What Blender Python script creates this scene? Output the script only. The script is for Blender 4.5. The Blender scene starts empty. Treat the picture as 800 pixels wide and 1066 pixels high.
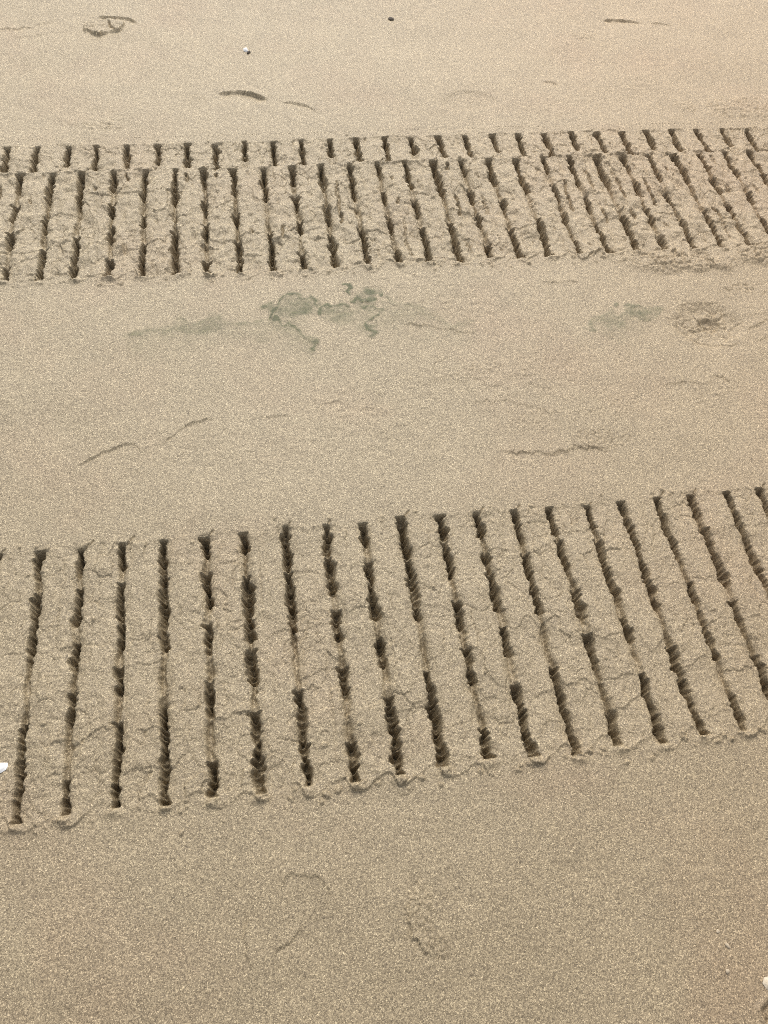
import bpy, math
import numpy as np
from mathutils import Matrix, Vector

rng = np.random.default_rng(7)
F32 = np.float32
scene = bpy.context.scene
COL = scene.collection

# ------------------------------------------------------------------ the beach grid (x = along the tracks, y = away from the viewer)
def spread(start, step, grow, limit):
    out, x = [], start
    while abs(x) < limit:
        step *= grow
        x += step
        out.append(x)
    return out

ud = np.arange(-1.15, 2.36, 0.0023)
ul = np.arange(-1.95, -1.152, 0.006)
ur = np.arange(2.362, 3.1, 0.006)
U = np.concatenate([np.array(spread(-1.95, -0.006, 1.35, 90))[::-1], ul, ud, ur, np.array(spread(3.1, 0.006, 1.35, 90))])
vseg = [np.arange(-0.35, 0.30, 0.0026), np.arange(0.30, 0.94, 0.0020), np.arange(0.94, 1.66, 0.0030),
        np.arange(1.66, 2.28, 0.0024), np.arange(2.28, 3.35, 0.0042)]
V = np.concatenate(vseg)
keep = np.concatenate([[True], np.diff(V) > 0.0008]); V = V[keep]
V = np.concatenate([np.array(spread(V[0], -0.005, 1.3, 90))[::-1], V, np.array(spread(V[-1], 0.005, 1.3, 90))])
NU, NV = len(U), len(V)
H = np.zeros((NV, NU), F32)
STAIN = np.zeros((NV, NU), F32)          # green algae on the sand
PRESS = np.zeros((NV, NU), F32)          # sand turned up and crumbled by the tracks

def cols(a, b): return slice(*np.searchsorted(U, (a, b)))
def rows(a, b): return slice(*np.searchsorted(V, (a, b)))

def lat1(x, size, L):
    t = x / size + 5000.0
    i = np.floor(t).astype(np.int64)
    w = (t - i); w = w * w * (3 - 2 * w)
    return i % L, (i + 1) % L, w.astype(F32)

def noise(su, sv=None, seed=0, us=None, vs=None, L=509):
    """smooth value noise in -1..1 on (part of) the grid; su, sv are the sizes of its features in metres"""
    sv = sv or su
    us = U if us is None else us
    vs = V if vs is None else vs
    lat = np.random.default_rng(seed).uniform(-1, 1, (L, L)).astype(F32)
    a, b, w = lat1(vs, sv, L)
    M = lat[a] * (1 - w)[:, None] + lat[b] * w[:, None]
    c, d, x = lat1(us, su, L)
    return M[:, c] * (1 - x) + M[:, d] * x

def n1(x, size, seed):
    lat = np.random.default_rng(seed).uniform(-1, 1, 997).astype(F32)
    a, b, w = lat1(np.asarray(x), size, 997)
    return lat[a] * (1 - w) + lat[b] * w

def fbm(s, seed, us=None, vs=None, octs=3):
    r, amp = 0, 1.0
    for k in range(octs):
        r = r + amp * noise(s / 2 ** k, None, seed + k, us, vs); amp *= 0.5
    return r

def sm(a, b, x):
    t = np.clip((x - a) / (b - a), 0, 1)
    return t * t * (3 - 2 * t)

def h2(i, j, s):
    n = (i.astype(np.int64) * 374761393 + j.astype(np.int64) * 668265263 + s * 974634777) & 0xFFFFFFFF
    n = ((n ^ (n >> 13)) * 1274126177) & 0xFFFFFFFF
    n = n ^ (n >> 16)
    return (n & 0xFFFFFF).astype(F32) / F32(0x1000000)

def cells(x, y, size, seed):
    """cell pattern: distance to the nearest border and a random value for each cell"""
    x = x / size; y = y / size
    ix, iy = np.floor(x), np.floor(y)
    d1 = np.full(x.shape, 9, F32); d2 = np.full(x.shape, 9, F32); val = np.zeros(x.shape, F32)
    for dj in (-1, 0, 1):
        for di in (-1, 0, 1):
            cx, cy = ix + di, iy + dj
            px = cx + 0.1 + 0.8 * h2(cx, cy, seed); py = cy + 0.1 + 0.8 * h2(cx, cy, seed + 1)
            d = np.sqrt((px - x) ** 2 + (py - y) ** 2).astype(F32)
            nearer = d < d1
            d2 = np.where(nearer, d1, np.minimum(d2, d))
            val = np.where(nearer, h2(cx, cy, seed + 2), val)
            d1 = np.where(nearer, d, d1)
    return (d2 - d1) * size, val

# ------------------------------------------------------------------ gentle relief of the beach
fadeU = sm(-9, -2, U) * (1 - sm(3, 10, U)); fadeV = sm(-9, -0.5, V) * (1 - sm(3.4, 10, V))
FADE = (fadeV[:, None] * fadeU[None, :]).astype(F32)
H += 0.006 * noise(0.7, 0.5, 11) + 0.0028 * noise(0.16, 0.12, 12) + 0.0007 * noise(0.05, None, 13) + 0.0004 * noise(0.02, None, 14)
H += (0.05 * noise(6.0, None, 15) + 0.03 * noise(2.5, None, 16)) * (1 - FADE)
# small ripples and scuffs, here and there only
scuff = sm(0.25, 0.8, noise(0.22, 0.14, 17))
H += scuff * (0.0009 * noise(0.018, 0.009, 18))

# ------------------------------------------------------------------ tread tracks
NEAR = dict(u0=-0.4917, p=0.08355, v0=0.3604, v1=0.8947)
FAR = dict(u0=-0.6360, p=0.08442, v0=1.6915, v1=2.1259)
OLD = dict(u0=-0.6833, p=0.08430, v0=2.128, v1=2.2454)
P_NEAR = [[(0, .17), (.19, .47), (.68, 1)], [(0, .13), (.14, .30), (.39, .50), (.59, .71), (.87, 1)], [(0, .10), (.17, .43), (.5, .62), (.73, 1)]]
P_FAR = [[(0, .16), (.3, .45), (.55, .69), (.86, 1)], [(0, .28), (.42, .56), (.7, 1)], [(0, .35), (.62, 1)]]
P_OLD = [[(0, .72)], [(0, .9)], [(0, 1.0)]]

GROOVE_AT = {}       # thing -> list of (index, centre u, v range, column slice, row slice, half width per row)

def tread(T, pats, shift, key, w0, d0, slot_w, slot_d, seed, irange, bite=0.0135):
    r = np.random.default_rng(seed)
    out = []
    R = rows(T['v0'] - 0.03, T['v1'] + 0.03)
    vs = V[R]
    for i in range(*irange):
        pat = pats[(i + shift) % 3]
        uc = T['u0'] + i * T['p'] + r.normal(0, 0.0012)
        top = T['v1'] + r.normal(0, 0.003); bot = T['v0'] + r.normal(0, 0.003)
        Lg = top - bot
        Wd = np.zeros(len(vs), F32); Dp = np.zeros(len(vs), F32)
        ins = (vs < top - pat[0][0] * Lg) & (vs > top - pat[-1][1] * Lg)
        Wd[ins] = slot_w * (1 + 0.45 * n1(vs[ins], 0.02, seed * 91 + i)); Dp[ins] = slot_d * (0.9 + 0.5 * n1(vs[ins], 0.035, seed * 77 + i))
        wj = w0 * r.uniform(0.80, 1.15)
        for k, (a, b) in enumerate(pat):
            a2 = a + (r.normal(0, 0.012) if k else 0); b2 = b + (r.normal(0, 0.015) if k < len(pat) - 1 else 0)
            pa, pb = top - a2 * Lg, top - b2 * Lg
            m = (vs <= pa) & (vs >= pb)
            if not m.any(): continue
            s = (pa - vs[m]); Lp = pa - pb
            nb = max(1, int(round(Lp / (bite * r.uniform(0.8, 1.25)))))
            edges = np.sort(np.concatenate([[0, Lp], (np.arange(1, nb) + r.uniform(-0.3, 0.3, nb - 1)) * Lp / nb]))
            bi = np.clip(np.searchsorted(edges, s, 'right') - 1, 0, nb - 1)
            x = (s - edges[bi]) / (edges[bi + 1] - edges[bi] + 1e-6)
            flip = r.random(nb) < 0.25
            if k == len(pat) - 1: flip[-1] = True
            flip[0] = False
            x = np.where(flip[bi], 1 - x, x)
            amp = r.uniform(0.72, 1.15, nb)[bi]
            Wd[m] = wj * amp * (1.10 - 0.32 * x + 0.06 * n1(vs[m], 0.004, seed * 13 + i)) * (1 + 0.30 * n1(vs[m], 0.017, seed * 14 + i))
            Wd[m] *= 1 + 0.22 * np.exp(-(np.minimum(s, Lp - s) / 0.005) ** 2)
            dd = r.uniform(0.8, 1.12, nb)[bi]
            Dp[m] = d0 * dd * (1 - 0.36 * np.exp(-(np.minimum(x, 1 - x) / 0.15) ** 2)) * (0.55 + 0.45 * np.minimum(1, np.minimum(s, Lp - s) / 0.010))
        C = cols(uc - 0.042, uc + 0.042)
        us = U[C]
        ctr = uc + 0.0022 * n1(vs, 0.028, seed * 57 + i) + 0.0016 * n1(vs, 0.006, seed * 58 + i) + 0.0015 * n1(vs, 0.12, seed * 59 + i)
        du = us[None, :] - ctr[:, None]
        Wl = np.maximum(Wd * (1 + 0.13 * n1(vs, 0.007, seed * 31 + i) + 0.28 * n1(vs, 0.020, seed * 33 + i)), 1e-4)[:, None]
        Wr = np.maximum(Wd * (1 + 0.13 * n1(vs, 0.007, seed * 37 + i) + 0.28 * n1(vs, 0.020, seed * 39 + i)), 1e-4)[:, None]
        Wl = np.minimum(Wl, 1.4 * w0); Wr = np.minimum(Wr, 1.4 * w0)
        x = np.where(du < 0, -du / Wl, du / Wr)
        x = x * (1 + 0.22 * noise(0.007, 0.009, seed * 5 + 6, us, vs) + 0.10 * noise(0.0035, None, seed * 5 + 7, us, vs))
        shape = np.clip(1 - np.clip(x, 0, 1) ** 2.1, 0, 1)
        rim = np.exp(-((np.abs(du) - Wd[:, None] - 0.005) / 0.0045) ** 2) * np.minimum(1, Dp[:, None] / 0.02)
        crumb = 0.95 + 0.30 * noise(0.012, 0.011, seed * 5 + 2, us, vs) + 0.12 * noise(0.004, None, seed * 5 + 3, us, vs)
        H[R, C] -= (Dp[:, None] * shape * crumb).astype(F32)
        sag = np.exp(-(du / (0.0125 + 0.003 * n1(vs, 0.05, seed * 61 + i)[:, None])) ** 2) * sm(bot - 0.006, bot + 0.012, vs)[:, None] * (1 - sm(top - 0.012, top + 0.006, vs))[:, None]
        H[R, C] -= (0.0090 * sag * (0.8 + 0.5 * noise(0.03, 0.03, seed * 5 + 4, us, vs))).astype(F32)
        H[R, C] += (rim * (x > 1) * 0.0010 * (0.6 + noise(0.014, 0.014, seed * 5 + 1, us, vs))).astype(F32)
        # a little heap pushed up at the viewer's end
        if key != 'old':
            g = np.exp(-(((us[None, :] - uc) / 0.014) ** 2 + ((vs[:, None] - (bot - 0.009)) / 0.007) ** 2))
            H[R, C] += (g * 0.0052 * (vs[:, None] < bot + 0.001) * r.uniform(0.5, 1.2)).astype(F32)
        out.append((i, uc, bot, top, C, R, np.maximum(Wd, slot_w), (ctr, Wd)))
    GROOVE_AT[key] = out

def slabs(T, key, seed, flake, crack, edge_lip, lev, ends, ledges, lumps=0.0012):
    """the pressed sand between the grooves: level, broken flakes, cracks, ledges, and the wavy front it was squeezed out to"""
    R = rows(T['v0'] - 0.07, T['v1'] + 0.06); C = cols(ends[0] - 0.05, ends[1] + 0.05)
    us, vs = U[C], V[R]
    uu, vv = np.meshgrid(us, vs); uu = uu.astype(F32); vv = vv.astype(F32)
    ph = ((us - T['u0']) / T['p']) % 1.0
    lob = -0.016 + 0.025 * sm(0.10, 0.72, ph) * (1 - sm(0.80, 0.97, ph)) + 0.006 * n1(us, 0.11, seed + 19)
    bot = T['v0'] + lob + 0.006 * n1(us, 0.05, seed + 1) + 0.003 * n1(us, 0.013, seed + 2)
    top = T['v1'] + 0.004 + 0.006 * n1(us, 0.06, seed + 3) + 0.003 * n1(us, 0.015, seed + 4)
    endf = sm(ends[0], ends[0] + 0.05, us) * (1 - sm(ends[1] - 0.05, ends[1], us))
    inside = sm(0, 0.004, vv - bot[None, :]) * sm(0, 0.004, top[None, :] - vv) * endf[None, :]
    h = np.zeros_like(uu)
    h += lev * inside
    # squeezed-out front: highest just inside the edge
    front = np.exp(-np.clip(vv - bot[None, :], 0, None) / 0.030) * sm(0, 0.003, vv - bot[None, :])
    gd = np.minimum(ph, 1 - ph) * T['p']
    lipm = (0.58 + 0.42 * np.exp(-(gd / 0.016) ** 2))[None, :] * np.clip(0.75 + 0.8 * noise(0.04, 0.05, seed + 5, us, vs), 0.1, 1.5)
    h += edge_lip * front * lipm * inside
    h += 0.0014 * np.exp(-((vv - bot[None, :] - 0.004) / 0.0035) ** 2) * endf[None, :] * np.clip(0.6 + noise(0.03, 0.03, seed + 22, us, vs), 0, 1.4)
    back = np.exp(-np.clip(top[None, :] - vv, 0, None) / 0.012) * inside
    h += 0.0014 * back
    # second, fainter wavy line outside
    b2 = bot - 0.017 - 0.010 * n1(us, 0.06, seed + 6)
    msk = sm(0.0, 0.5, n1(us, 0.09, seed + 7))
    h += 0.0016 * (msk * endf)[None, :] * sm(0, 0.003, vv - b2[None, :]) * np.exp(-np.clip(vv - b2[None, :], 0, None) / 0.02)
    # flakes and cracks
    wx = uu + 0.010 * noise(0.03, None, seed + 8, us, vs) + 0.004 * noise(0.009, None, seed + 9, us, vs)
    wy = vv + 0.010 * noise(0.03, None, seed + 10, us, vs) + 0.004 * noise(0.009, None, seed + 11, us, vs)
    d, val = cells(wx, wy * 0.7, 0.034, seed + 12)
    k = sm(-0.1, 0.5, noise(0.07, 0.10, seed + 13, us, vs))
    h += inside * flake * (val - 0.5) * (0.35 + 0.65 * k)
    k2 = sm(0.15, 0.5, noise(0.05, 0.06, seed + 14, us, vs))
    h -= inside * crack * k2 * np.exp(-(d / 0.0020) ** 2)
    d, val = cells(wx + 3.1, wy, 0.013, seed + 20)
    k3 = sm(0.2, 0.7, noise(0.045, 0.06, seed + 21, us, vs))
    h += inside * flake * 0.5 * (val - 0.5) * k3
    # long scratches drawn across the slab
    sc = noise(0.0045, 0.25, seed + 15, us, vs)
    h -= inside * 0.0017 * sm(0.5, 0.9, sc) * sm(0.0, 0.6, noise(0.08, 0.2, seed + 16, us, vs))
    # ledges, slab by slab: the far side stands a little higher
    r = np.random.default_rng(seed + 17)
    slab = np.floor((us - T['u0']) / T['p']).astype(int)
    Lg = T['v1'] - T['v0']
    for frac, prob, amp in ledges:
        for s in np.unique(slab):
            if r.random() > prob: continue
            c = np.nonzero(slab == s)[0]; x = us[c]
            xl = x - x.mean()
            line = T['v1'] - (frac + r.normal(0, 0.022)) * Lg + r.normal(0.08, 0.16) * xl - 3.0 * r.uniform(-1, 1) * xl ** 2 * 2 + 0.006 * n1(x, 0.016, int(seed + 40 + s % 50)) + 0.003 * n1(x, 0.006, int(seed + 90 + s % 50))
            st = vv[:, c] - line[None, :]
            a = amp * r.uniform(0.5, 1.25) * sm(-0.9, 0.1, n1(x, 0.025, int(seed + 140 + s % 60)))
            h[:, c] += inside[:, c] * a[None, :] * sm(0, 0.0022, st) * np.exp(-np.clip(st, 0, None) / 0.045)
    h += inside * (0.0006 * noise(0.006, None, seed + 18, us, vs) + lumps * (noise(0.024, 0.034, seed + 23, us, vs) + 0.5 * noise(0.011, 0.014, seed + 24, us, vs)))
    H[R, C] += h
    PRESS[R, C] = np.maximum(PRESS[R, C], inside)
    return R, C, inside

ENDS = (-1.9, 3.05)
slabs(NEAR, 'near', 200, 0.0050, 0.0020, 0.0054, -0.0008, ENDS, [(.2, .4, .0020), (.40, .6, .0027), (.58, .35, .0020), (.76, .9, .0036), (.9, .4, .0022)], 0.0014)
slabs(FAR, 'far', 300, 0.0058, 0.0030, 0.0056, -0.0020, ENDS, [(.22, .4, .0024), (.42, .35, .0024), (.70, .9, .0038), (.86, .5, .0030)], 0.0046)
slabs(dict(OLD, v0=2.136), 'old', 400, 0.0050, 0.0030, 0.0012, -0.0010, ENDS, [(.4, .5, .0022)], 0.0034)
tread(NEAR, P_NEAR, 0, 'near', 0.0094, 0.039, 0.0056, 0.011, 21, (-16, 42))
tread(OLD, P_OLD, 1, 'old', 0.0098, 0.038, 0.0035, 0.006, 23, (-14, 44))
# what is left of the older grooves where the later pass went over them
def remnants():
    R = rows(FAR['v0'] + 0.03, FAR['v1'] - 0.015)
    vs = V[R]
    for i in range(-14, 44):
        uc = OLD['u0'] + i * OLD['p']
        C = cols(uc - 0.03, uc + 0.03); us = U[C]
        m = sm(0.18, 0.6, 0.8 * n1(vs, 0.05, 900 + i) + 0.7 * n1(vs, 0.15, 1000 + i)) * (0.5 + 0.5 * sm(FAR['v0'] + 0.1, FAR['v0'] + 0.16, vs))
        ctr = uc + 0.004 * n1(vs, 0.04, 1100 + i) + 0.003 * n1(vs, 0.008, 1150 + i)
        w = 0.0039 * (1 + 0.7 * n1(vs, 0.008, 1200 + i)) + 0.001
        x = np.abs(us[None, :] - ctr[:, None]) / w[:, None]
        H[R, C] -= (0.012 * m[:, None] * np.clip(1 - x ** 2, 0, 1)).astype(F32)
remnants()
tread(FAR, P_FAR, 0, 'far', 0.0102, 0.040, 0.0056, 0.010, 22, (-15, 44))

# crumbs of sand that fell along the edges of the tracks and onto the slabs
def crumbs(T, n, seed, near_edge):
    r = np.random.default_rng(seed)
    for _ in range(n):
        uu0 = r.uniform(-1.2, 2.4)
        q = r.random()
        if q < near_edge: vv0 = T['v0'] - abs(r.normal(0.004, 0.016))
        elif q < near_edge + 0.15: vv0 = T['v1'] + abs(r.normal(0.002, 0.012))
        else: vv0 = r.uniform(T['v0'], T['v1'])
        rad = r.uniform(0.0022, 0.0052) * (1.5 if r.random() < 0.1 else 1); hh = rad * r.uniform(0.5, 0.9)
        C = cols(uu0 - 2 * rad, uu0 + 2 * rad); R = rows(vv0 - 2 * rad, vv0 + 2 * rad)
        du, dv = np.meshgrid(U[C] - uu0, V[R] - vv0)
        a = r.uniform(0, 3.14); e = r.uniform(0.7, 1.3)
        x = (du * math.cos(a) + dv * math.sin(a)) * e; y = (-du * math.sin(a) + dv * math.cos(a)) / e
        H[R, C] += (hh * np.sqrt(np.clip(1 - (x * x + y * y) / rad ** 2, 0, 1))).astype(F32)
crumbs(NEAR, 420, 71, 0.45); crumbs(FAR, 700, 72, 0.4); crumbs(OLD, 160, 73, 0.1)

# ------------------------------------------------------------------ marks on the open sand
REGION = {}          # name -> (row slice, col slice, boolean mask on vertices)

def segdist(pts, uu, vv):
    """signed distance to a polyline (positive on its left side) and the position along it, 0..1"""
    pts = np.array(pts, float)
    seg = np.diff(pts, axis=0); L = np.hypot(seg[:, 0], seg[:, 1]); tot = L.sum(); acc = 0
    best = np.full(uu.shape, 1e9); sgn = np.ones(uu.shape); along = np.zeros(uu.shape)
    for k in range(len(seg)):
        ax, ay = pts[k]; ex, ey = seg[k] / L[k]
        t = np.clip((uu - ax) * ex + (vv - ay) * ey, 0, L[k])
        d = np.hypot(uu - ax - t * ex, vv - ay - t * ey)
        s = np.where(ex * (vv - ay) - ey * (uu - ax) >= 0, 1, -1)
        m = d < best
        best = np.where(m, d, best); sgn = np.where(m, s, sgn); along = np.where(m, (acc + t) / tot, along)
        acc += L[k]
    return best * sgn, along

def smooth_line(pts, n=4):
    pts = np.array(pts, float)
    for _ in range(n):
        q = [pts[0]]
        for a, b in zip(pts[:-1], pts[1:]): q += [a * .75 + b * .25, a * .25 + b * .75]
        q.append(pts[-1]); pts = np.array(q)
        if len(pts) > 60: break
    return pts

def window(pts, pad):
    p = np.array(pts)
    C = cols(p[:, 0].min() - pad, p[:, 0].max() + pad); R = rows(p[:, 1].min() - pad, p[:, 1].max() + pad)
    uu, vv = np.meshgrid(U[C], V[R])
    return R, C, uu, vv

SCARP = 0.55
def step_line(pts, up, down=0.0, fall=0.03, sharp=0.003, wig=0.003, seed=0, taper=0.25):
    """a small scarp: the left-hand side of the line stands `up` higher, the other side sinks by `down`"""
    pts = smooth_line(pts); up, down = up * SCARP, down * SCARP
    R, C, uu, vv = window(pts, fall * 4)
    us, vs = U[C], V[R]
    wu = uu + wig * noise(0.012, None, 500 + seed, us, vs) + wig * .5 * noise(0.005, None, 520 + seed, us, vs)
    wv = vv + wig * noise(0.012, None, 540 + seed, us, vs) + wig * .5 * noise(0.005, None, 560 + seed, us, vs)
    d, a = segdist(pts, wu, wv)
    tp = sm(0, taper, a) * (1 - sm(1 - taper, 1, a)) * (0.75 + 0.35 * noise(0.03, None, 580 + seed, us, vs))
    h = up * sm(-sharp, 0, d) * np.exp(-np.clip(d, 0, None) / fall) - down * (1 - sm(-sharp, 0, d)) * np.exp(-np.clip(-d - sharp, 0, None) / fall)
    H[R, C] += (h * tp).astype(F32)

def crack_line(pts, depth, w=0.002, wig=0.004, seed=0):
    pts = smooth_line(pts)
    R, C, uu, vv = window(pts, 0.04)
    us, vs = U[C], V[R]
    d, a = segdist(pts, uu + wig * noise(0.014, None, 600 + seed, us, vs), vv + wig * noise(0.014, None, 620 + seed, us, vs))
    H[R, C] -= (depth * np.exp(-(d / w) ** 2) * sm(0, .15, a) * (1 - sm(.85, 1, a))).astype(F32)

def rubble(cu, cv, ru, rv, size, amp, seed, lift=0.0):
    R = rows(cv - rv * 1.4, cv + rv * 1.4); C = cols(cu - ru * 1.4, cu + ru * 1.4)
    us, vs = U[C], V[R]; uu, vv = np.meshgrid(us, vs)
    rad = np.hypot((uu - cu) / ru, (vv - cv) / rv) + 0.35 * noise(0.04, None, seed, us, vs)
    m = 1 - sm(0.45, 1.05, rad)
    wx = uu + 0.3 * size * noise(size, None, seed + 1, us, vs); wy = vv + 0.3 * size * noise(size, None, seed + 2, us, vs)
    d, val = cells(wx, wy, size, seed + 3)
    lump = np.minimum(1, d / (size * 0.45)) * (0.3 + 0.7 * val)
    d2, v2 = cells(wx, wy, size * 0.45, seed + 6); amp = amp * 0.5
    H[R, C] += (m * (amp * (lump - 0.4) + 0.4 * amp * (np.minimum(1, d2 / (size * .2)) * v2 - 0.3) + lift)).astype(F32)
    PRESS[R, C] = np.maximum(PRESS[R, C], (m * 0.8).astype(F32))

def bowl(cu, cv, ru, rv, depth, seed, hard=0.25, ang=0.0):
    R = rows(cv - max(ru, rv) * 1.6, cv + max(ru, rv) * 1.6); C = cols(cu - max(ru, rv) * 1.6, cu + max(ru, rv) * 1.6)
    us, vs = U[C], V[R]; uu, vv = np.meshgrid(us, vs)
    a, b = uu - cu, vv - cv
    a, b = a * math.cos(ang) + b * math.sin(ang), -a * math.sin(ang) + b * math.cos(ang)
    rad = np.hypot(a / ru, b / rv) + 0.08 * noise(0.03, None, seed, us, vs)
    H[R, C] -= (depth * (1 - sm(1 - hard, 1, rad))).astype(F32)

def region(name, outline):
    """faces of the sheet inside a closed outline become an object of their own"""
    REGION[name] = np.array(outline, float)

def oval(cu, cv, ru, rv, n=28, ang=0.0, wob=0.06, seed=1):
    r = np.random.default_rng(seed); ph = r.uniform(0, 6.28, 3)
    out = []
    for k in range(n):
        t = 2 * math.pi * k / n
        q = 1 + wob * (math.sin(2 * t + ph[0]) + math.sin(3 * t + ph[1]) * .7 + math.sin(5 * t + ph[2]) * .4)
        x, y = ru * q * math.cos(t), rv * q * math.sin(t)
        out.append((cu + x * math.cos(ang) - y * math.sin(ang), cv + x * math.sin(ang) + y * math.cos(ang)))
    return out

# crescent heel mark above the upper track, and the fainter one beside it
step_line([(-0.09, 2.488), (-0.03, 2.503), (0.02, 2.497), (0.062, 2.470), (0.078, 2.440)], 0.006, 0.019, 0.030, 0.004, 0.0015, 1, 0.22)
step_line([(0.035, 2.425), (0.0, 2.400), (-0.05, 2.395)], 0.003, 0.0, 0.012, 0.003, 0.003, 2)
rubble(-0.155, 2.47, 0.045, 0.035, 0.012, 0.004, 701)
region('heel_print', oval(-0.01, 2.452, 0.125, 0.075, seed=3))
step_line([(0.100, 2.440), (0.15, 2.436), (0.20, 2.412), (0.235, 2.370)], 0.003, 0.007, 0.022, 0.004, 0.002, 3, 0.3)
rubble(0.19, 2.385, 0.05, 0.03, 0.010, 0.003, 705)
region('shallow_heel_print', oval(0.165, 2.395, 0.095, 0.062, seed=4))
# broken clod at the top left with its crescent and the scuffed line beside it
def clod():
    out = [(-0.505, 2.87), (-0.49, 2.91), (-0.46, 2.935), (-0.40, 2.93), (-0.365, 2.915), (-0.375, 2.875), (-0.41, 2.842), (-0.46, 2.832), (-0.485, 2.846)]
    p = smooth_line(out + [out[0]], 2)
    R, C, uu, vv = window(p, 0.08); us, vs = U[C], V[R]
    d, a = segdist(p, uu + 0.008 * noise(0.02, None, 711, us, vs) + 0.006 * noise(0.008, None, 715, us, vs), vv + 0.010 * noise(0.02, None, 712, us, vs) + 0.006 * noise(0.008, None, 716, us, vs))
    H[R, C] += (0.012 * sm(-0.001, 0.004, -d) * (0.7 + 0.5 * noise(0.03, None, 713, us, vs))).astype(F32)
clod()
rubble(-0.44, 2.885, 0.07, 0.05, 0.022, 0.008, 791)
crack_line([(-0.425, 2.93), (-0.412, 2.885), (-0.400, 2.86)], 0.010, 0.0028, 0.004, 1)
step_line([(-0.47, 2.955), (-0.40, 2.958), (-0.345, 2.945), (-0.325, 2.90)], 0.003, 0.013, 0.024, 0.004, 0.003, 4, 0.2)
step_line([(-0.82, 2.876), (-0.72, 2.884), (-0.66, 2.894), (-0.61, 2.93), (-0.57, 2.955)], 0.005, 0.003, 0.02, 0.004, 0.009, 5)
step_line([(-0.72, 2.83), (-0.66, 2.835), (-0.60, 2.86)], 0.004, 0, 0.02, 0.004, 0.008, 6)
region('clod', oval(-0.43, 2.886, 0.125, 0.085, wob=0.04, seed=5))
# marks along the top right
step_line([(1.29, 2.908), (1.36, 2.914), (1.43, 2.893), (1.455, 2.870)], 0.004, 0.014, 0.022, 0.004, 0.002, 7, 0.25)
step_line([(1.47, 2.89), (1.53, 2.880), (1.56, 2.858)], 0.003, 0.006, 0.02, 0.004, 0.002, 8)
region('toe_print', oval(1.40, 2.862, 0.125, 0.070, seed=6))
rubble(1.20, 2.80, 0.07, 0.05, 0.02, 0.006, 721)
rubble(-0.44, 2.335, 0.12, 0.05, 0.020, 0.008, 725, 0.001)
region('scuffed', oval(-0.44, 2.335, 0.125, 0.060, seed=7))
bowl(0.71, 2.42, 0.10, 0.06, 0.004, 731, 0.35); rubble(0.71, 2.42, 0.11, 0.07, 0.018, 0.0035, 732)
step_line([(0.98, 2.525), (1.02, 2.52), (1.03, 2.49)], 0.003, 0.005, 0.015, 0.004, 0.002, 9)
rubble(1.66, 2.36, 0.26, 0.08, 0.020, 0.009, 735, 0.003)
rubble(1.85, 2.20, 0.14, 0.12, 0.026, 0.008, 738, 0.002)
# arcs on the sand between the two tracks
step_line([(-0.44, 1.093), (-0.385, 1.128), (-0.335, 1.150), (-0.300, 1.150), (-0.286, 1.115)], 0.0035, 0.004, 0.022, 0.0025, 0.003, 10)
step_line([(-0.252, 1.130), (-0.215, 1.178), (-0.165, 1.205), (-0.115, 1.208)], 0.0035, 0.004, 0.022, 0.0025, 0.003, 11)
step_line([(-0.085, 1.185), (-0.02, 1.205), (0.06, 1.200)], 0.002, 0.0018, 0.018, 0.002, 0.003, 12)
step_line([(0.10, 1.21), (0.14, 1.235), (0.19, 1.23)], 0.002, 0.002, 0.015, 0.003, 0.003, 13)
step_line([(-0.40, 1.05), (-0.33, 1.060), (-0.26, 1.08)], 0.0018, 0, 0.02, 0.003, 0.006, 14)
step_line([(-0.16, 1.09), (-0.06, 1.10), (0.03, 1.13)], 0.0016, 0, 0.02, 0.003, 0.008, 15)
region('heel_arc', oval(-0.345, 1.102, 0.085, 0.066, seed=8))
region('heel_arc_b', oval(-0.165, 1.150, 0.085, 0.070, seed=9))
step_line([(0.46, 1.200), (0.53, 1.204), (0.60, 1.192), (0.66, 1.160), (0.72, 1.130)], 0.004, 0.001, 0.018, 0.003, 0.008, 16)
step_line([(0.50, 1.070), (0.56, 1.048), (0.62, 1.040), (0.70, 1.052), (0.77, 1.040), (0.80, 1.03)], 0.006, 0.004, 0.025, 0.004, 0.007, 17)
rubble(0.77, 1.06, 0.10, 0.05, 0.013, 0.006, 741)
rubble(0.50, 1.285, 0.11, 0.06, 0.013, 0.0035, 744)
region('ridge', oval(0.655, 1.055, 0.185, 0.055, wob=0.05, seed=10))
step_line([(0.33, 1.475), (0.40, 1.462), (0.47, 1.438), (0.56, 1.425)], 0.004, 0.001, 0.02, 0.003, 0.006, 18)
step_line([(0.40, 1.30), (0.42, 1.34), (0.47, 1.36)], 0.003, 0.001, 0.015, 0.003, 0.006, 19)
rubble(0.62, 1.145, 0.07, 0.05, 0.012, 0.003, 747); rubble(0.80, 1.15, 0.12, 0.06, 0.012, 0.0035, 748)
rubble(0.75, 1.30, 0.20, 0.10, 0.010, 0.0022, 749); rubble(1.05, 1.20, 0.18, 0.09, 0.012, 0.003, 750)
step_line([(0.95, 1.215), (1.03, 1.220), (1.10, 1.205)], 0.004, 0.001, 0.015, 0.003, 0.008, 20)
step_line([(1.10, 1.24), (1.14, 1.215), (1.15, 1.19)], 0.004, 0.003, 0.012, 0.003, 0.004, 21)
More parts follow.
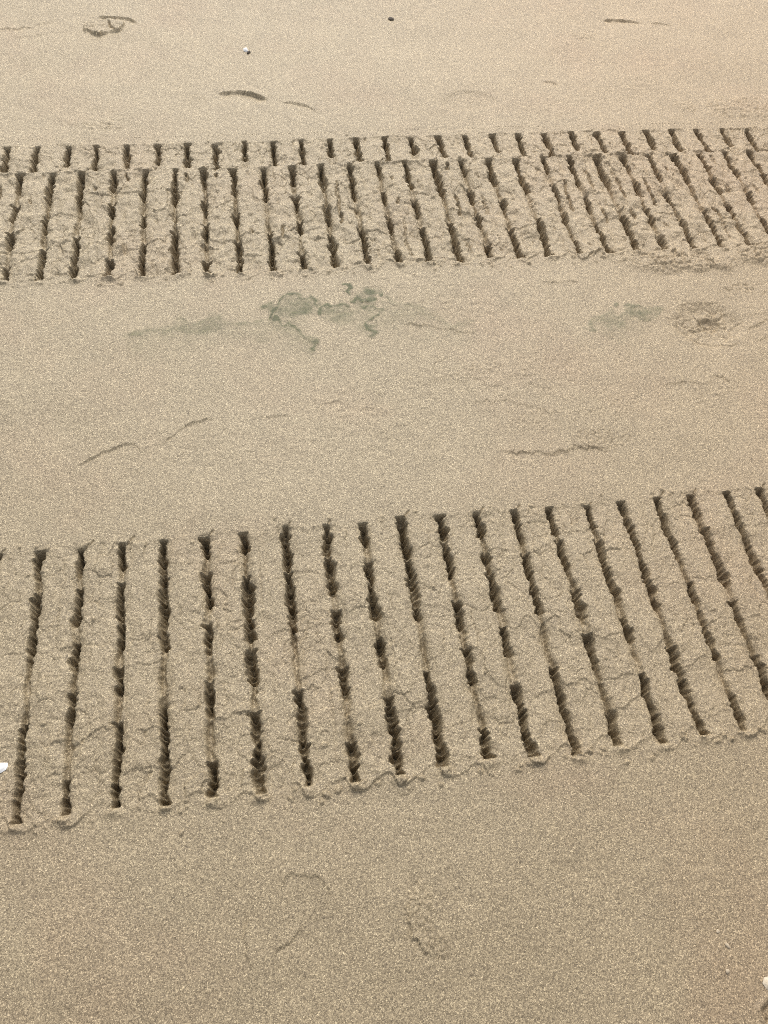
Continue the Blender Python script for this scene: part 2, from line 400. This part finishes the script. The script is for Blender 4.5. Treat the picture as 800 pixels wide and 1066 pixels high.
# crumbled print on the right, below the upper track
bowl(1.155, 1.405, 0.110, 0.085, 0.009, 751, 0.45); rubble(1.155, 1.405, 0.108, 0.085, 0.022, 0.012, 752, 0.0)
bowl(1.16, 1.408, 0.035, 0.028, 0.012, 757, 0.6)
step_line([(1.06, 1.44), (1.075, 1.39), (1.12, 1.345), (1.18, 1.33), (1.23, 1.335)], -0.002, 0.010, 0.02, 0.004, 0.006, 22)
step_line([(1.24, 1.375), (1.31, 1.40), (1.40, 1.43)], 0.003, 0.004, 0.02, 0.004, 0.006, 23)
step_line([(1.24, 1.335), (1.33, 1.355), (1.45, 1.37)], 0.004, 0.003, 0.02, 0.004, 0.006, 24)
rubble(1.30, 1.53, 0.09, 0.05, 0.02, 0.008, 755)
region('crumbled', oval(1.165, 1.402, 0.155, 0.110, wob=0.05, seed=11))
# sand heaped against the near edge of the upper track
rubble(1.06, 1.655, 0.10, 0.045, 0.018, 0.008, 761, 0.004)
rubble(1.20, 1.635, 0.17, 0.050, 0.022, 0.017, 762, 0.009)
rubble(1.42, 1.66, 0.16, 0.05, 0.022, 0.014, 765, 0.007)
bowl(1.235, 1.660, 0.05, 0.020, 0.010, 766, 0.9)
step_line([(0.74, 1.600), (0.79, 1.585), (0.86, 1.590)], 0.003, 0.002, 0.015, 0.003, 0.006, 25)
region('heap', oval(1.225, 1.632, 0.185, 0.050, wob=0.05, seed=12))
# faint prints at the viewer's feet
step_line([(-0.062, 0.198), (-0.03, 0.222), (0.015, 0.210), (0.034, 0.180), (0.022, 0.150)], 0.003, 0.002, 0.014, 0.003, 0.005, 26)
step_line([(-0.07, 0.10), (-0.04, 0.115), (-0.02, 0.145)], 0.004, 0.003, 0.012, 0.003, 0.005, 27)
step_line([(-0.10, 0.17), (-0.115, 0.13), (-0.10, 0.08)], 0.004, 0.003, 0.014, 0.003, 0.005, 28)
region('faint_print', oval(-0.035, 0.150, 0.085, 0.090, seed=13))
step_line([(0.205, 0.190), (0.172, 0.170), (0.156, 0.130), (0.160, 0.090), (0.185, 0.066), (0.215, 0.062)], 0.004, 0.006, 0.016, 0.003, 0.005, 29)
rubble(0.19, 0.075, 0.045, 0.030, 0.010, 0.007, 771); rubble(0.178, 0.14, 0.03, 0.055, 0.010, 0.006, 772)
region('faint_print_b', oval(0.195, 0.122, 0.066, 0.088, seed=14))
rubble(0.66, 0.02, 0.06, 0.06, 0.009, 0.003, 775)
# ribbed print in the near right corner
def ribbed():
    R = rows(-0.30, -0.02); C = cols(0.62, 0.95); us, vs = U[C], V[R]; uu, vv = np.meshgrid(us, vs)
    a = (uu - 0.80) * math.cos(0.35) + (vv + 0.15) * math.sin(0.35); b = -(uu - 0.80) * math.sin(0.35) + (vv + 0.15) * math.cos(0.35)
    rad = np.maximum(np.abs(a) / 0.085, np.abs(b) / 0.115) * 0.6 + 0.4 * np.hypot(a / 0.085, b / 0.115) + 0.05 * noise(0.02, None, 781, us, vs)
    inside = 1 - sm(0.80, 0.98, rad)
    rim = np.exp(-((rad - 0.98) / 0.06) ** 2)
    H[R, C] += (-0.006 * inside + 0.0025 * inside * np.sin(b * 2 * math.pi / 0.014) - 0.009 * np.exp(-((rad - 0.92) / 0.05) ** 2) + 0.003 * rim).astype(F32)
ribbed()
region('ribbed', oval(0.80, -0.15, 0.108, 0.135, ang=0.35, wob=0.02, seed=15))

for (i, uc_, b_, t_, *_r) in GROOVE_AT['near'] + GROOVE_AT['far']:
    if (i * 7 + 3) % 5 < 3 and -0.9 < uc_ < 2.1:
        k_ = 0.7 + 0.6 * ((i * 13) % 7) / 7
        crack_line([(uc_ + 0.007, t_ - 0.004), (uc_ + 0.013 * k_, t_ + 0.006), (uc_ + 0.022 * k_, t_ + 0.014 * k_)], 0.0045, 0.0018, 0.002, i % 17)
# ------------------------------------------------------------------ green algae left on the sand
def algae(lines, blobs, seed, box):
    R = rows(box[2], box[3]); C = cols(box[0], box[1]); us, vs = U[C], V[R]; uu, vv = np.meshgrid(us, vs)
    wu = uu + 0.018 * noise(0.04, None, seed, us, vs) + 0.011 * noise(0.013, None, seed + 1, us, vs)
    wv = vv + 0.018 * noise(0.04, None, seed + 2, us, vs) + 0.011 * noise(0.013, None, seed + 3, us, vs)
    s = np.zeros(uu.shape)
    for pts, w, k, tail in lines:
        d, a = segdist(smooth_line(pts), wu, wv)
        w = w * (0.95 + 0.4 * noise(0.03, None, seed + 7, us, vs)); edge = np.exp(-(np.abs(d) / w) ** 1.6) * k
        # the film hangs down from its dark upper edge, fading towards the viewer
        film = np.where(d < 0, np.exp(d / (tail * 1.5)), 0) * k * 0.5
        s = np.maximum(s, np.maximum(edge, film) * sm(0, .08, a) * (1 - sm(.92, 1, a)))
    for cu, cv, ru, rv, k in blobs:
        rad = np.hypot((wu - cu) / ru, (wv - cv) / rv)
        s = np.maximum(s, k * (1 - sm(0.35, 1.1, rad)))
    soft = s.copy()
    s = 2.1 * (s - 0.015) * (0.80 + 0.36 * noise(0.02, 0.015, seed + 4, us, vs) + 0.25 * noise(0.007, None, seed + 5, us, vs))
    STAIN[R, C] = np.maximum(STAIN[R, C], np.clip(s, 0, 1).astype(F32))
    H[R, C] += (0.0012 * np.clip(s, 0, 1)).astype(F32)
    return R, C, soft

AL = {}
AL['big'] = algae([
    ([(-0.34, 1.470), (-0.26, 1.500), (-0.17, 1.525), (-0.08, 1.520), (0.00, 1.515)], 0.010, 0.34, 0.05),
    ([(0.00, 1.512), (0.028, 1.545), (0.045, 1.592), (0.09, 1.588), (0.14, 1.570), (0.17, 1.548)], 0.008, 0.62, 0.04),
    ([(0.025, 1.535), (0.05, 1.500), (0.075, 1.465), (0.105, 1.430), (0.14, 1.400)], 0.008, 0.68, 0.02),
    ([(0.145, 1.520), (0.17, 1.545), (0.20, 1.556), (0.235, 1.545)], 0.008, 0.75, 0.05),
    ([(0.235, 1.570), (0.265, 1.583), (0.30, 1.562)], 0.012, 0.80, 0.02),
    ([(0.26, 1.555), (0.305, 1.520), (0.29, 1.482), (0.262, 1.455), (0.255, 1.420)], 0.008, 0.62, 0.02),
    ([(0.30, 1.560), (0.38, 1.515), (0.45, 1.470), (0.54, 1.440)], 0.010, 0.22, 0.05)],
    [(0.09, 1.545, 0.075, 0.05, 0.40), (0.21, 1.515, 0.07, 0.04, 0.30), (0.238, 1.617, 0.013, 0.016, 0.85), (-0.16, 1.500, 0.13, 0.035, 0.26), (-0.02, 1.48, 0.16, 0.05, 0.13), (0.36, 1.50, 0.14, 0.05, 0.15)],
    800, (-0.45, 0.65, 1.30, 1.68))
AL['small'] = algae([
    ([(0.825, 1.395), (0.845, 1.435), (0.895, 1.465), (0.95, 1.455)], 0.010, 0.34, 0.05),
    ([(0.945, 1.480), (0.985, 1.460), (1.02, 1.430)], 0.012, 0.38, 0.03)],
    [(0.90, 1.435, 0.07, 0.035, 0.26), (0.932, 1.492, 0.014, 0.012, 0.55), (0.99, 1.45, 0.07, 0.03, 0.28)],
    820, (0.75, 1.15, 1.33, 1.55))

# every grain row a little uneven
jit = np.random.default_rng(99).normal(0, 0.00030, (NV, NU)).astype(F32)
H += jit * np.clip(FADE * 1.0, 0, 1)

# ------------------------------------------------------------------ vertex positions and normals of the whole sheet
dHv, dHu = np.gradient(H.astype(np.float64), V, U)
NRM = np.stack([-dHu, -dHv, np.ones_like(dHu)], -1)
NRM /= np.linalg.norm(NRM, axis=-1, keepdims=True)
NRM = NRM.astype(F32).reshape(-1, 3)
CO = np.empty((NV, NU, 3), F32)
CO[..., 0] = U[None, :]; CO[..., 1] = V[:, None]; CO[..., 2] = H
CO = CO.reshape(-1, 3)
STAINF = STAIN.reshape(-1); PRESSF = PRESS.reshape(-1)

# ------------------------------------------------------------------ which face belongs to what
FID = np.zeros((NV - 1, NU - 1), np.int32)
uc_f = 0.5 * (U[1:] + U[:-1]); vc_f = 0.5 * (V[1:] + V[:-1])

def in_poly(poly, uu, vv):
    ins = np.zeros(uu.shape, bool); n = len(poly)
    for k in range(n):
        x1, y1 = poly[k]; x2, y2 = poly[(k + 1) % n]
        if y1 == y2: continue
        c = ((y1 > vv) != (y2 > vv)) & (uu < (x2 - x1) * (vv - y1) / (y2 - y1) + x1)
        ins ^= c
    return ins

next_id = [1]
def new_id():
    next_id[0] += 1
    return next_id[0]

ID_REGION = {}
def mark_region(name):
    poly = smooth_line(list(REGION[name]) + [REGION[name][0]], 2)
    C = slice(*np.searchsorted(uc_f, (poly[:, 0].min(), poly[:, 0].max()))); R = slice(*np.searchsorted(vc_f, (poly[:, 1].min(), poly[:, 1].max())))
    uu, vv = np.meshgrid(uc_f[C], vc_f[R])
    m = in_poly(poly, uu, vv)
    i = new_id(); FID[R, C][m] = i; ID_REGION[name] = i

def mark_algae(name):
    R, C, soft = AL[name]
    m = soft[:-1, :-1] > 0.03
    i = new_id()
    FID[R.start:R.stop - 1, C.start:C.stop - 1][m] = i
    ID_REGION['algae_' + name] = i

mark_algae('big'); mark_algae('small')
for nm in REGION: mark_region(nm)

ID_TRACK = {}; ID_GROOVE = {}
def mark_track(T, key, pad_b, pad_t, vis):
    us = uc_f
    ph = ((us - T['u0']) / T['p']) % 1.0
    bot = T['v0'] - pad_b + 0.020 * sm(0.10, 0.72, ph) * (1 - sm(0.80, 0.97, ph)) + 0.004 * n1(us, 0.05, 31)
    top = T['v1'] + pad_t + 0.003 * n1(us, 0.06, 33)
    R = slice(*np.searchsorted(vc_f, (T['v0'] - 0.06, T['v1'] + 0.06))); C = slice(*np.searchsorted(uc_f, ENDS))
    vv = vc_f[R][:, None]
    m = (vv > bot[None, C]) & (vv < top[None, C])
    i = new_id(); ID_TRACK[key] = i
    FID[R, C][m] = i
    ID_GROOVE[key] = []
    for (idx, uc, b, t, Cg, Rg, Wd, (ctr, Wp)) in GROOVE_AT[key]:
        if not (vis[0] <= idx <= vis[1]): continue
        us2 = uc_f[Cg]; vs2 = vc_f[Rg]
        w = np.maximum(Wd[:len(vs2)] * 1.28, 0.0052) + 0.0012
        # even the outline out a little so that the groove stays one piece
        k = np.ones(7) / 7; w = np.maximum(w, np.convolve(w, k, 'same'))
        mm = (np.abs(us2[None, :] - ctr[:len(vs2), None]) < w[:, None]) & ((vs2 > b - 0.004) & (vs2 < t + 0.004))[:, None]
        g = new_id(); FID[Rg, Cg][mm] = g
        ID_GROOVE[key].append(g)
mark_track(dict(OLD, v0=2.128), 'old', 0.006, 0.009, (0, 29))
mark_track(FAR, 'far', 0.022, 0.009, (-1, 27))
mark_track(NEAR, 'near', 0.022, 0.010, (-1, 20))

# ------------------------------------------------------------------ materials
def new_mat(name):
    m = bpy.data.materials.new(name); m.use_nodes = True
    nt = m.node_tree
    return m, nt, nt.nodes, nt.nodes['Principled BSDF']

def sand_material(name, with_stain):
    m, nt, N, B = new_mat(name)
    L = nt.links.new
    geo = N.new('ShaderNodeNewGeometry')
    def nz(scale, detail=2, rough=0.5, dist=0):
        n = N.new('ShaderNodeTexNoise'); n.inputs['Scale'].default_value = scale; n.inputs['Detail'].default_value = detail
        n.inputs['Roughness'].default_value = rough; n.inputs['Distortion'].default_value = dist
        L(geo.outputs['Position'], n.inputs['Vector']); return n.outputs['Fac']
    def ramp(src, stops):
        r = N.new('ShaderNodeValToRGB'); e = r.color_ramp.elements
        while len(e) < len(stops): e.new(0.5)
        for x, (p, c) in zip(e, stops): x.position = p; x.color = (*c, 1)
        L(src, r.inputs['Fac']); return r.outputs['Color']
    def mix(a, b, f, mode='MIX'):
        x = N.new('ShaderNodeMix'); x.data_type = 'RGBA'; x.blend_type = mode
        for s, k in ((a, 6), (b, 7)):
            if hasattr(s, 'links'): L(s, x.inputs[k])
            else: x.inputs[k].default_value = (*s, 1)
        if hasattr(f, 'links'): L(f, x.inputs[0])
        else: x.inputs[0].default_value = f
        return x.outputs[2]
    # dry and damp, yellow and reddish sand in large soft patches
    big = mix((0.300, 0.239, 0.148), (0.345, 0.282, 0.184), nz(1.6, 3, 0.55))
    big = mix(big, (0.318, 0.230, 0.146), ramp(nz(2.3, 4, 0.6, 0.4), [(0.50, (0, 0, 0)), (0.74, (0.5,) * 3)]))
    # sand colour darker and redder towards the viewer, lighter further off
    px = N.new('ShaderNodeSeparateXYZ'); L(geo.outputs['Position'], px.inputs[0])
    near_tone = N.new('ShaderNodeMapRange'); near_tone.inputs[1].default_value = 1.5; near_tone.inputs[2].default_value = -0.2; near_tone.interpolation_type = 'SMOOTHSTEP'
    L(px.outputs['Y'], near_tone.inputs[0])
    big = mix(big, (0.80, 0.775, 0.735), near_tone.outputs[0], 'MULTIPLY')
    far_tone = N.new('ShaderNodeMapRange'); far_tone.inputs[1].default_value = 1.3; far_tone.inputs[2].default_value = 2.9; far_tone.interpolation_type = 'SMOOTHSTEP'
    L(px.outputs['Y'], far_tone.inputs[0])
    big = mix(big, (1.13, 1.12, 1.12), far_tone.outputs[0], 'MULTIPLY')
    rx = N.new('ShaderNodeMapRange'); rx.inputs[1].default_value = 0.1; rx.inputs[2].default_value = 1.6; rx.interpolation_type = 'SMOOTHSTEP'
    L(px.outputs['X'], rx.inputs[0])
    big = mix(big, (1.03, 0.958, 0.90), rx.outputs[0], 'MULTIPLY')
    big = mix(big, (0.82,) * 3, ramp(nz(9.0, 3, 0.6), [(0.45, (0, 0, 0)), (0.8, (0.5,) * 3)]), 'MULTIPLY')
    # grains
    vor = N.new('ShaderNodeTexVoronoi'); vor.inputs['Scale'].default_value = 640
    L(geo.outputs['Position'], vor.inputs['Vector'])
    sep = N.new('ShaderNodeSeparateColor'); L(vor.outputs['Color'], sep.inputs['Color'])
    grain = ramp(sep.outputs[0], [(0.0, (0.26, 0.24, 0.22)), (0.16, (0.55, 0.53, 0.50)), (0.5, (0.98, 0.98, 0.98)), (0.84, (1.42, 1.44, 1.44)), (0.95, (2.0, 2.08, 2.15)), (1.0, (2.5, 2.6, 2.7))])
    col = mix(big, grain, 0.68, 'MULTIPLY')
    fine = ramp(nz(260, 2, 0.6), [(0.3, (0.78, 0.77, 0.75)), (0.5, (1, 1, 1)), (0.7, (1.22, 1.22, 1.22))])
    col = mix(col, fine, 0.9, 'MULTIPLY')
    if with_stain:
        at = N.new('ShaderNodeAttribute'); at.attribute_name = 'algae'
        gr = ramp(nz(260, 2, 0.5), [(0.3, (0.040, 0.042, 0.012)), (0.7, (0.126, 0.124, 0.046))])
        col = mix(col, gr, at.outputs['Fac'])
    L(col, B.inputs['Base Color'])
    B.inputs['Roughness'].default_value = 0.58
    B.inputs['Specular IOR Level'].default_value = 0.5
    # grain relief
    bmp = N.new('ShaderNodeBump'); bmp.inputs['Strength'].default_value = 0.7; bmp.inputs['Distance'].default_value = 0.0012
    add = N.new('ShaderNodeMath'); add.operation = 'ADD'
    L(nz(330, 3, 0.6), add.inputs[0]); L(sep.outputs[1], add.inputs[1])
    L(add.outputs[0], bmp.inputs['Height']); L(bmp.outputs['Normal'], B.inputs['Normal'])
    return m

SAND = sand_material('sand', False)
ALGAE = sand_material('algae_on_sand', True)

# ------------------------------------------------------------------ building objects from the sheet
def sheet_mesh(name, fid, mat, parent=None, base=None, algae=False):
    fr, fc = np.nonzero(FID == fid)
    a = fr * NU + fc
    quads = np.stack([a, a + 1, a + NU + 1, a + NU], -1)
    used, inv = np.unique(quads, return_inverse=True)
    co = CO[used].astype(np.float64)
    if base is None:
        base = np.array([0.5 * (co[:, 0].min() + co[:, 0].max()), 0.5 * (co[:, 1].min() + co[:, 1].max()), 0.0])
    nf = len(quads)
    me = bpy.data.meshes.new(name)
    me.vertices.add(len(used)); me.vertices.foreach_set('co', (co - base).astype(F32).ravel())
    me.loops.add(nf * 4); me.loops.foreach_set('vertex_index', inv.reshape(-1).astype(np.int32))
    me.polygons.add(nf); me.polygons.foreach_set('loop_start', np.arange(0, nf * 4, 4, dtype=np.int32))
    me.update(calc_edges=True)
    me.polygons.foreach_set('use_smooth', np.ones(nf, bool))
    at = me.attributes.new('custom_normal', 'FLOAT_VECTOR', 'POINT'); at.data.foreach_set('vector', NRM[used].ravel())
    if algae:
        at = me.attributes.new('algae', 'FLOAT', 'POINT'); at.data.foreach_set('value', STAINF[used])
    me.materials.append(mat)
    o = bpy.data.objects.new(name, me); COL.objects.link(o)
    if parent is not None:
        o.parent = parent; o.location = Vector(base) - parent.location
    else:
        o.location = base
    return o

def tag(o, label, cat, group=None):
    o['label'] = label; o['category'] = cat
    if group: o['group'] = group
    return o

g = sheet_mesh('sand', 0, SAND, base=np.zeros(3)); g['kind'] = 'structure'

def track(key, name, label):
    T = {'near': NEAR, 'far': FAR, 'old': OLD}[key]
    e = bpy.data.objects.new(name, None); COL.objects.link(e)
    e.empty_display_size = 0.2
    e.location = (0.6, 0.5 * (T['v0'] + T['v1']), 0)
    tag(e, label, 'tread track', 'tread tracks pressed into the beach')
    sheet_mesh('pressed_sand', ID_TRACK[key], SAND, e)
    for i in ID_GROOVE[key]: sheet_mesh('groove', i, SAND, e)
track('near', 'tread_track', 'wide clean tread track with long widely spaced grooves, between bare sand on both sides')
track('far', 'tread_track', 'crumbly tread track of crowded grooves with broken flakes between, just above the green stains')
track('old', 'tread_track', 'narrow strip of short grooves along the upper edge of the crumbly tread track')

def patch(key, name, label, cat, group=None, algae=False):
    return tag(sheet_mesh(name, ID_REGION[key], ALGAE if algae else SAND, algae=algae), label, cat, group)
SP = 'shoe prints in the sand'
patch('algae_big', 'algae_stain', 'long ragged green algae stain with dark curling edges below the crumbly track', 'algae', 'green algae stains', True)
patch('algae_small', 'algae_stain', 'small faint green algae stain left of the crumbled round print', 'algae', 'green algae stains', True)
patch('heel_print', 'heel_print', 'heel print with a dark bold crescent rim, above the crowded track', 'print', SP)
patch('shallow_heel_print', 'heel_print', 'shallow thin heel print right beside the bold dark crescent', 'print', SP)
patch('clod', 'sand_clod', 'cracked flat clod of sand with a crescent hollow, top left corner', 'clod')
patch('toe_print', 'shoe_print', 'thin dark curved shoe print alone in the pale sand at top right', 'print', SP)
patch('scuffed', 'sand_scuff', 'patch of scuffed lumpy sand just above the left end of the crowded track', 'scuff')
patch('heel_arc', 'heel_print', 'curved arc of a heel print, lower left one of two arcs between the tracks', 'print', SP)
patch('heel_arc_b', 'heel_print', 'curved arc of a heel print, upper right one of two arcs between the tracks', 'print', SP)
patch('ridge', 'sand_ridge', 'low crumbled ridge of sand with dark underside, just above the wide clean track', 'ridge')
patch('crumbled', 'hollow_print', 'round crumbled hollow print with lumpy broken rim, right of the faint green stain', 'print', SP)
patch('heap', 'sand_heap', 'heap of crumbly sand pushed up against lower edge of the crowded track', 'sand heap')
patch('faint_print', 'shoe_print', 'very faint rounded shoe print in bare sand below the wide track, left of another', 'print', SP)
patch('faint_print_b', 'shoe_print', 'faint C-shaped shoe print in bare sand below the wide track', 'print', SP)
patch('ribbed', 'ribbed_print', 'ribbed sole print with dark deep edge, cut by the bottom right corner', 'print', SP)

# ------------------------------------------------------------------ shells and pebbles lying on the sand
def height(u, v):
    return float(H[np.searchsorted(V, v), np.searchsorted(U, u)])

def plain(name, c, rough, c2, scale=300):
    m, nt, N, B = new_mat(name)
    tc = N.new('ShaderNodeTexCoord'); n = N.new('ShaderNodeTexNoise'); n.inputs['Scale'].default_value = scale; n.inputs['Detail'].default_value = 4
    nt.links.new(tc.outputs['Object'], n.inputs['Vector'])
    r = N.new('ShaderNodeValToRGB'); r.color_ramp.elements[0].position = .35; r.color_ramp.elements[1].position = .7
    r.color_ramp.elements[0].color = (*c2, 1); r.color_ramp.elements[1].color = (*c, 1)
    nt.links.new(n.outputs['Fac'], r.inputs['Fac']); nt.links.new(r.outputs['Color'], B.inputs['Base Color'])
    B.inputs['Roughness'].default_value = rough
    return m
WHITE = plain('white_shell', (0.86, 0.855, 0.83), 0.6, (0.72, 0.71, 0.69))
CREAM = plain('cream_shell', (0.62, 0.53, 0.40), 0.7, (0.48, 0.40, 0.29))
DARK = plain('dark_stone', (0.11, 0.085, 0.06), 0.8, (0.05, 0.04, 0.03))
PALE = plain('pale_stone', (0.50, 0.41, 0.29), 0.9, (0.36, 0.29, 0.20))

def shell_piece(name, outline, thick, dome, mat, u, v, rz, tilt, label, cat, sink=0.3, group=None):
    """a curved flake: domed top following the outline, thin underside, ribbed with growth lines"""
    rings = [0.0, 0.3, 0.55, 0.78, 0.93, 1.0]
    n = len(outline); vs, fs = [], []
    def z(t, k): return dome * (1 - t * t) + 0.0004 * math.sin(t * 26) * (t > 0)
    for side in (1, -1):
        vs.append((0, 0, z(0, 0) + (thick * .5 if side > 0 else -thick * .5)))
        for t in rings[1:]:
            th = thick * .5 * (1 - 0.6 * t ** 4)
            for k, (x, y) in enumerate(outline): vs.append((x * t, y * t, z(t, k) + side * th))
    off = 1 + n * (len(rings) - 1)
    for s in (0, 1):
        b = s * off
        for k in range(n):
            k2 = (k + 1) % n
            f = [b, b + 1 + k, b + 1 + k2]; fs.append(f if s == 0 else f[::-1])
            for q in range(len(rings) - 2):
                f = [b + 1 + q * n + k, b + 1 + (q + 1) * n + k, b + 1 + (q + 1) * n + k2, b + 1 + q * n + k2]
                fs.append(f if s == 0 else f[::-1])
    lo = 1 + (len(rings) - 2) * n
    for k in range(n):
        k2 = (k + 1) % n; fs.append([lo + k, off + lo + k, off + lo + k2, lo + k2])
    me = bpy.data.meshes.new(name); me.from_pydata(vs, [], fs); me.update()
    for p in me.polygons: p.use_smooth = True
    me.materials.append(mat)
    o = bpy.data.objects.new(name, me); COL.objects.link(o)
    o.location = (u, v, height(u, v) + thick * (0.5 - sink)); o.rotation_euler = (tilt[0], tilt[1], rz)
    return tag(o, label, cat, group)

def blob(r, seed, n=14, wob=0.18, sx=1, sy=1):
    q = np.random.default_rng(seed); out = []
    p = q.uniform(0, 6.28, 4)
    for k in range(n):
        t = 2 * math.pi * k / n
        f = 1 + wob * (math.sin(2 * t + p[0]) * .6 + math.sin(3 * t + p[1]) * .5 + math.sin(5 * t + p[2]) * .35) + q.normal(0, wob * .12)
        out.append((r * sx * f * math.cos(t), r * sy * f * math.sin(t)))
    return out

def stone(name, r, mat, u, v, seed, squash, label, cat='pebble', group=None, sink=0.35):
    q = np.random.default_rng(seed)
    ph = q.uniform(0, 6.28, 6); vs, fs = [], []
    nl, ns = 9, 14
    for a in range(nl):
        th = math.pi * a / (nl - 1)
        for b in range(ns):
            f = 2 * math.pi * b / ns
            k = 1 + 0.14 * math.sin(2 * f + ph[0]) * math.sin(th) + 0.10 * math.sin(3 * f + ph[1] + th) * math.sin(th) + 0.06 * math.sin(5 * th + ph[2] + 2 * f)
            vs.append((r * k * math.sin(th) * math.cos(f) * 1.2, r * k * math.sin(th) * math.sin(f) * .9, r * squash * k * math.cos(th)))
    for a in range(nl - 1):
        for b in range(ns):
            fs.append([a * ns + b, (a + 1) * ns + b, (a + 1) * ns + (b + 1) % ns, a * ns + (b + 1) % ns])
    me = bpy.data.meshes.new(name); me.from_pydata(vs, [], fs)
    import bmesh
    bm = bmesh.new(); bm.from_mesh(me); bmesh.ops.remove_doubles(bm, verts=bm.verts, dist=1e-6); bm.to_mesh(me); bm.free()
    for p in me.polygons: p.use_smooth = True
    me.materials.append(mat)
    o = bpy.data.objects.new(name, me); COL.objects.link(o)
    o.location = (u, v, height(u, v) + r * squash * (1 - 2 * sink)); o.rotation_euler = (0, 0, q.uniform(0, 6.28))
    return tag(o, label, cat, group)

shell_piece('shell_fragment', blob(0.015, 3, wob=0.2, sx=1.25, sy=0.8), 0.0035, 0.004, WHITE, -0.531, 0.456, 0.15, (0.05, 0.0), 'bright white shell fragment at the left edge beside a groove of the wide track', 'shell', 0.15)
shell_piece('shell_fragment', blob(0.009, 5, wob=0.25), 0.003, 0.004, WHITE, 0.022, 2.737, 0.4, (0.25, 0.1), 'tiny white shell fragment alone on pale sand above the bold crescent print', 'shell', 0.1)
stone('pebble', 0.0065, DARK, 0.030, 2.722, 12, 0.6, 'tiny dark pebble touching the tiny white shell', 'pebble')
stone('pebble', 0.0095, DARK, 0.532, 2.920, 14, 0.4, 'small dark pebble on bare pale sand near the top edge', 'pebble')
shell_piece('shell_fragment', blob(0.012, 8, n=9, wob=0.2, sx=0.9, sy=1.1), 0.004, 0.003, CREAM, 0.7275, -0.049, 0.2, (0.1, -0.1), 'cream angular shell fragment at the bottom right beside the ribbed print', 'shell', 0.1)
stone('pebble', 0.0032, PALE, 0.668, 0.036, 21, 0.7, 'pale grain-like pebble in the lower right, topmost of a small loose trio', 'pebble', 'pale tiny pebbles at lower right')
stone('pebble', 0.0038, PALE, 0.676, 0.014, 22, 0.7, 'pale tiny pebble in the lower right, middle one of a small loose trio', 'pebble', 'pale tiny pebbles at lower right')
stone('pebble', 0.0034, PALE, 0.662, -0.022, 23, 0.7, 'pale tiny pebble in the lower right, lowest of a small loose trio', 'pebble', 'pale tiny pebbles at lower right')

# ------------------------------------------------------------------ daylight
EL, AZ = math.radians(50), math.radians(8)          # the sun stands beyond the tracks, a little to the right, behind thin cloud
w = bpy.data.worlds.new('World'); scene.world = w; w.use_nodes = True
nt = w.node_tree
sky = nt.nodes.new('ShaderNodeTexSky'); sky.sky_type = 'NISHITA'; sky.sun_disc = False
sky.sun_elevation = EL; sky.sun_rotation = AZ; sky.air_density = 1.0; sky.dust_density = 4.0; sky.ozone_density = 1.0
hs = nt.nodes.new('ShaderNodeHueSaturation'); hs.inputs['Saturation'].default_value = 0.35
nt.links.new(sky.outputs['Color'], hs.inputs['Color'])
bg = nt.nodes['Background']; bg.inputs['Strength'].default_value = 0.15
nt.links.new(hs.outputs['Color'], bg.inputs['Color'])
sd = bpy.data.lights.new('sun', 'SUN'); sd.energy = 1.2; sd.angle = math.radians(55); sd.color = (1.0, 0.95, 0.85)
so = bpy.data.objects.new('sun', sd); COL.objects.link(so)
dirv = Vector((math.sin(AZ) * math.cos(EL), math.cos(AZ) * math.cos(EL), math.sin(EL)))
so.rotation_euler = dirv.to_track_quat('Z', 'Y').to_euler()
so.location = dirv * 20

# ------------------------------------------------------------------ camera (1.5 m above the sand, looking down)
PITCH, ROLL, YAW = 1.0092847750858127, 0.12030231163580063, 0.24179158268858075
cd = bpy.data.cameras.new('camera'); co_ = bpy.data.objects.new('camera', cd); COL.objects.link(co_)
cp, sp = math.cos(PITCH), math.sin(PITCH)
r0, f0, u0 = Vector((1, 0, 0)), Vector((0, cp, -sp)), Vector((0, sp, cp))
rr = r0 * math.cos(ROLL) + u0 * math.sin(ROLL); uu_ = -r0 * math.sin(ROLL) + u0 * math.cos(ROLL)
Rz = Matrix.Rotation(-YAW, 3, 'Z')
rr, uu_, ff = Rz @ rr, Rz @ uu_, Rz @ f0
co_.matrix_world = Matrix(((rr.x, uu_.x, -ff.x, 0), (rr.y, uu_.y, -ff.y, 0), (rr.z, uu_.z, -ff.z, 1.5), (0, 0, 0, 1)))
cd.sensor_fit = 'VERTICAL'; cd.sensor_height = 24; cd.lens = 850.0 / 1066.0 * 24
cd.clip_start = 0.02; cd.clip_end = 500
scene.camera = co_
scene.view_settings.view_transform = 'Standard'; scene.view_settings.look = 'None'
scene.view_settings.exposure = 0.53; scene.view_settings.gamma = 1.0
scene.cycles.use_denoising = False
scene.cycles.filter_width = 0.9
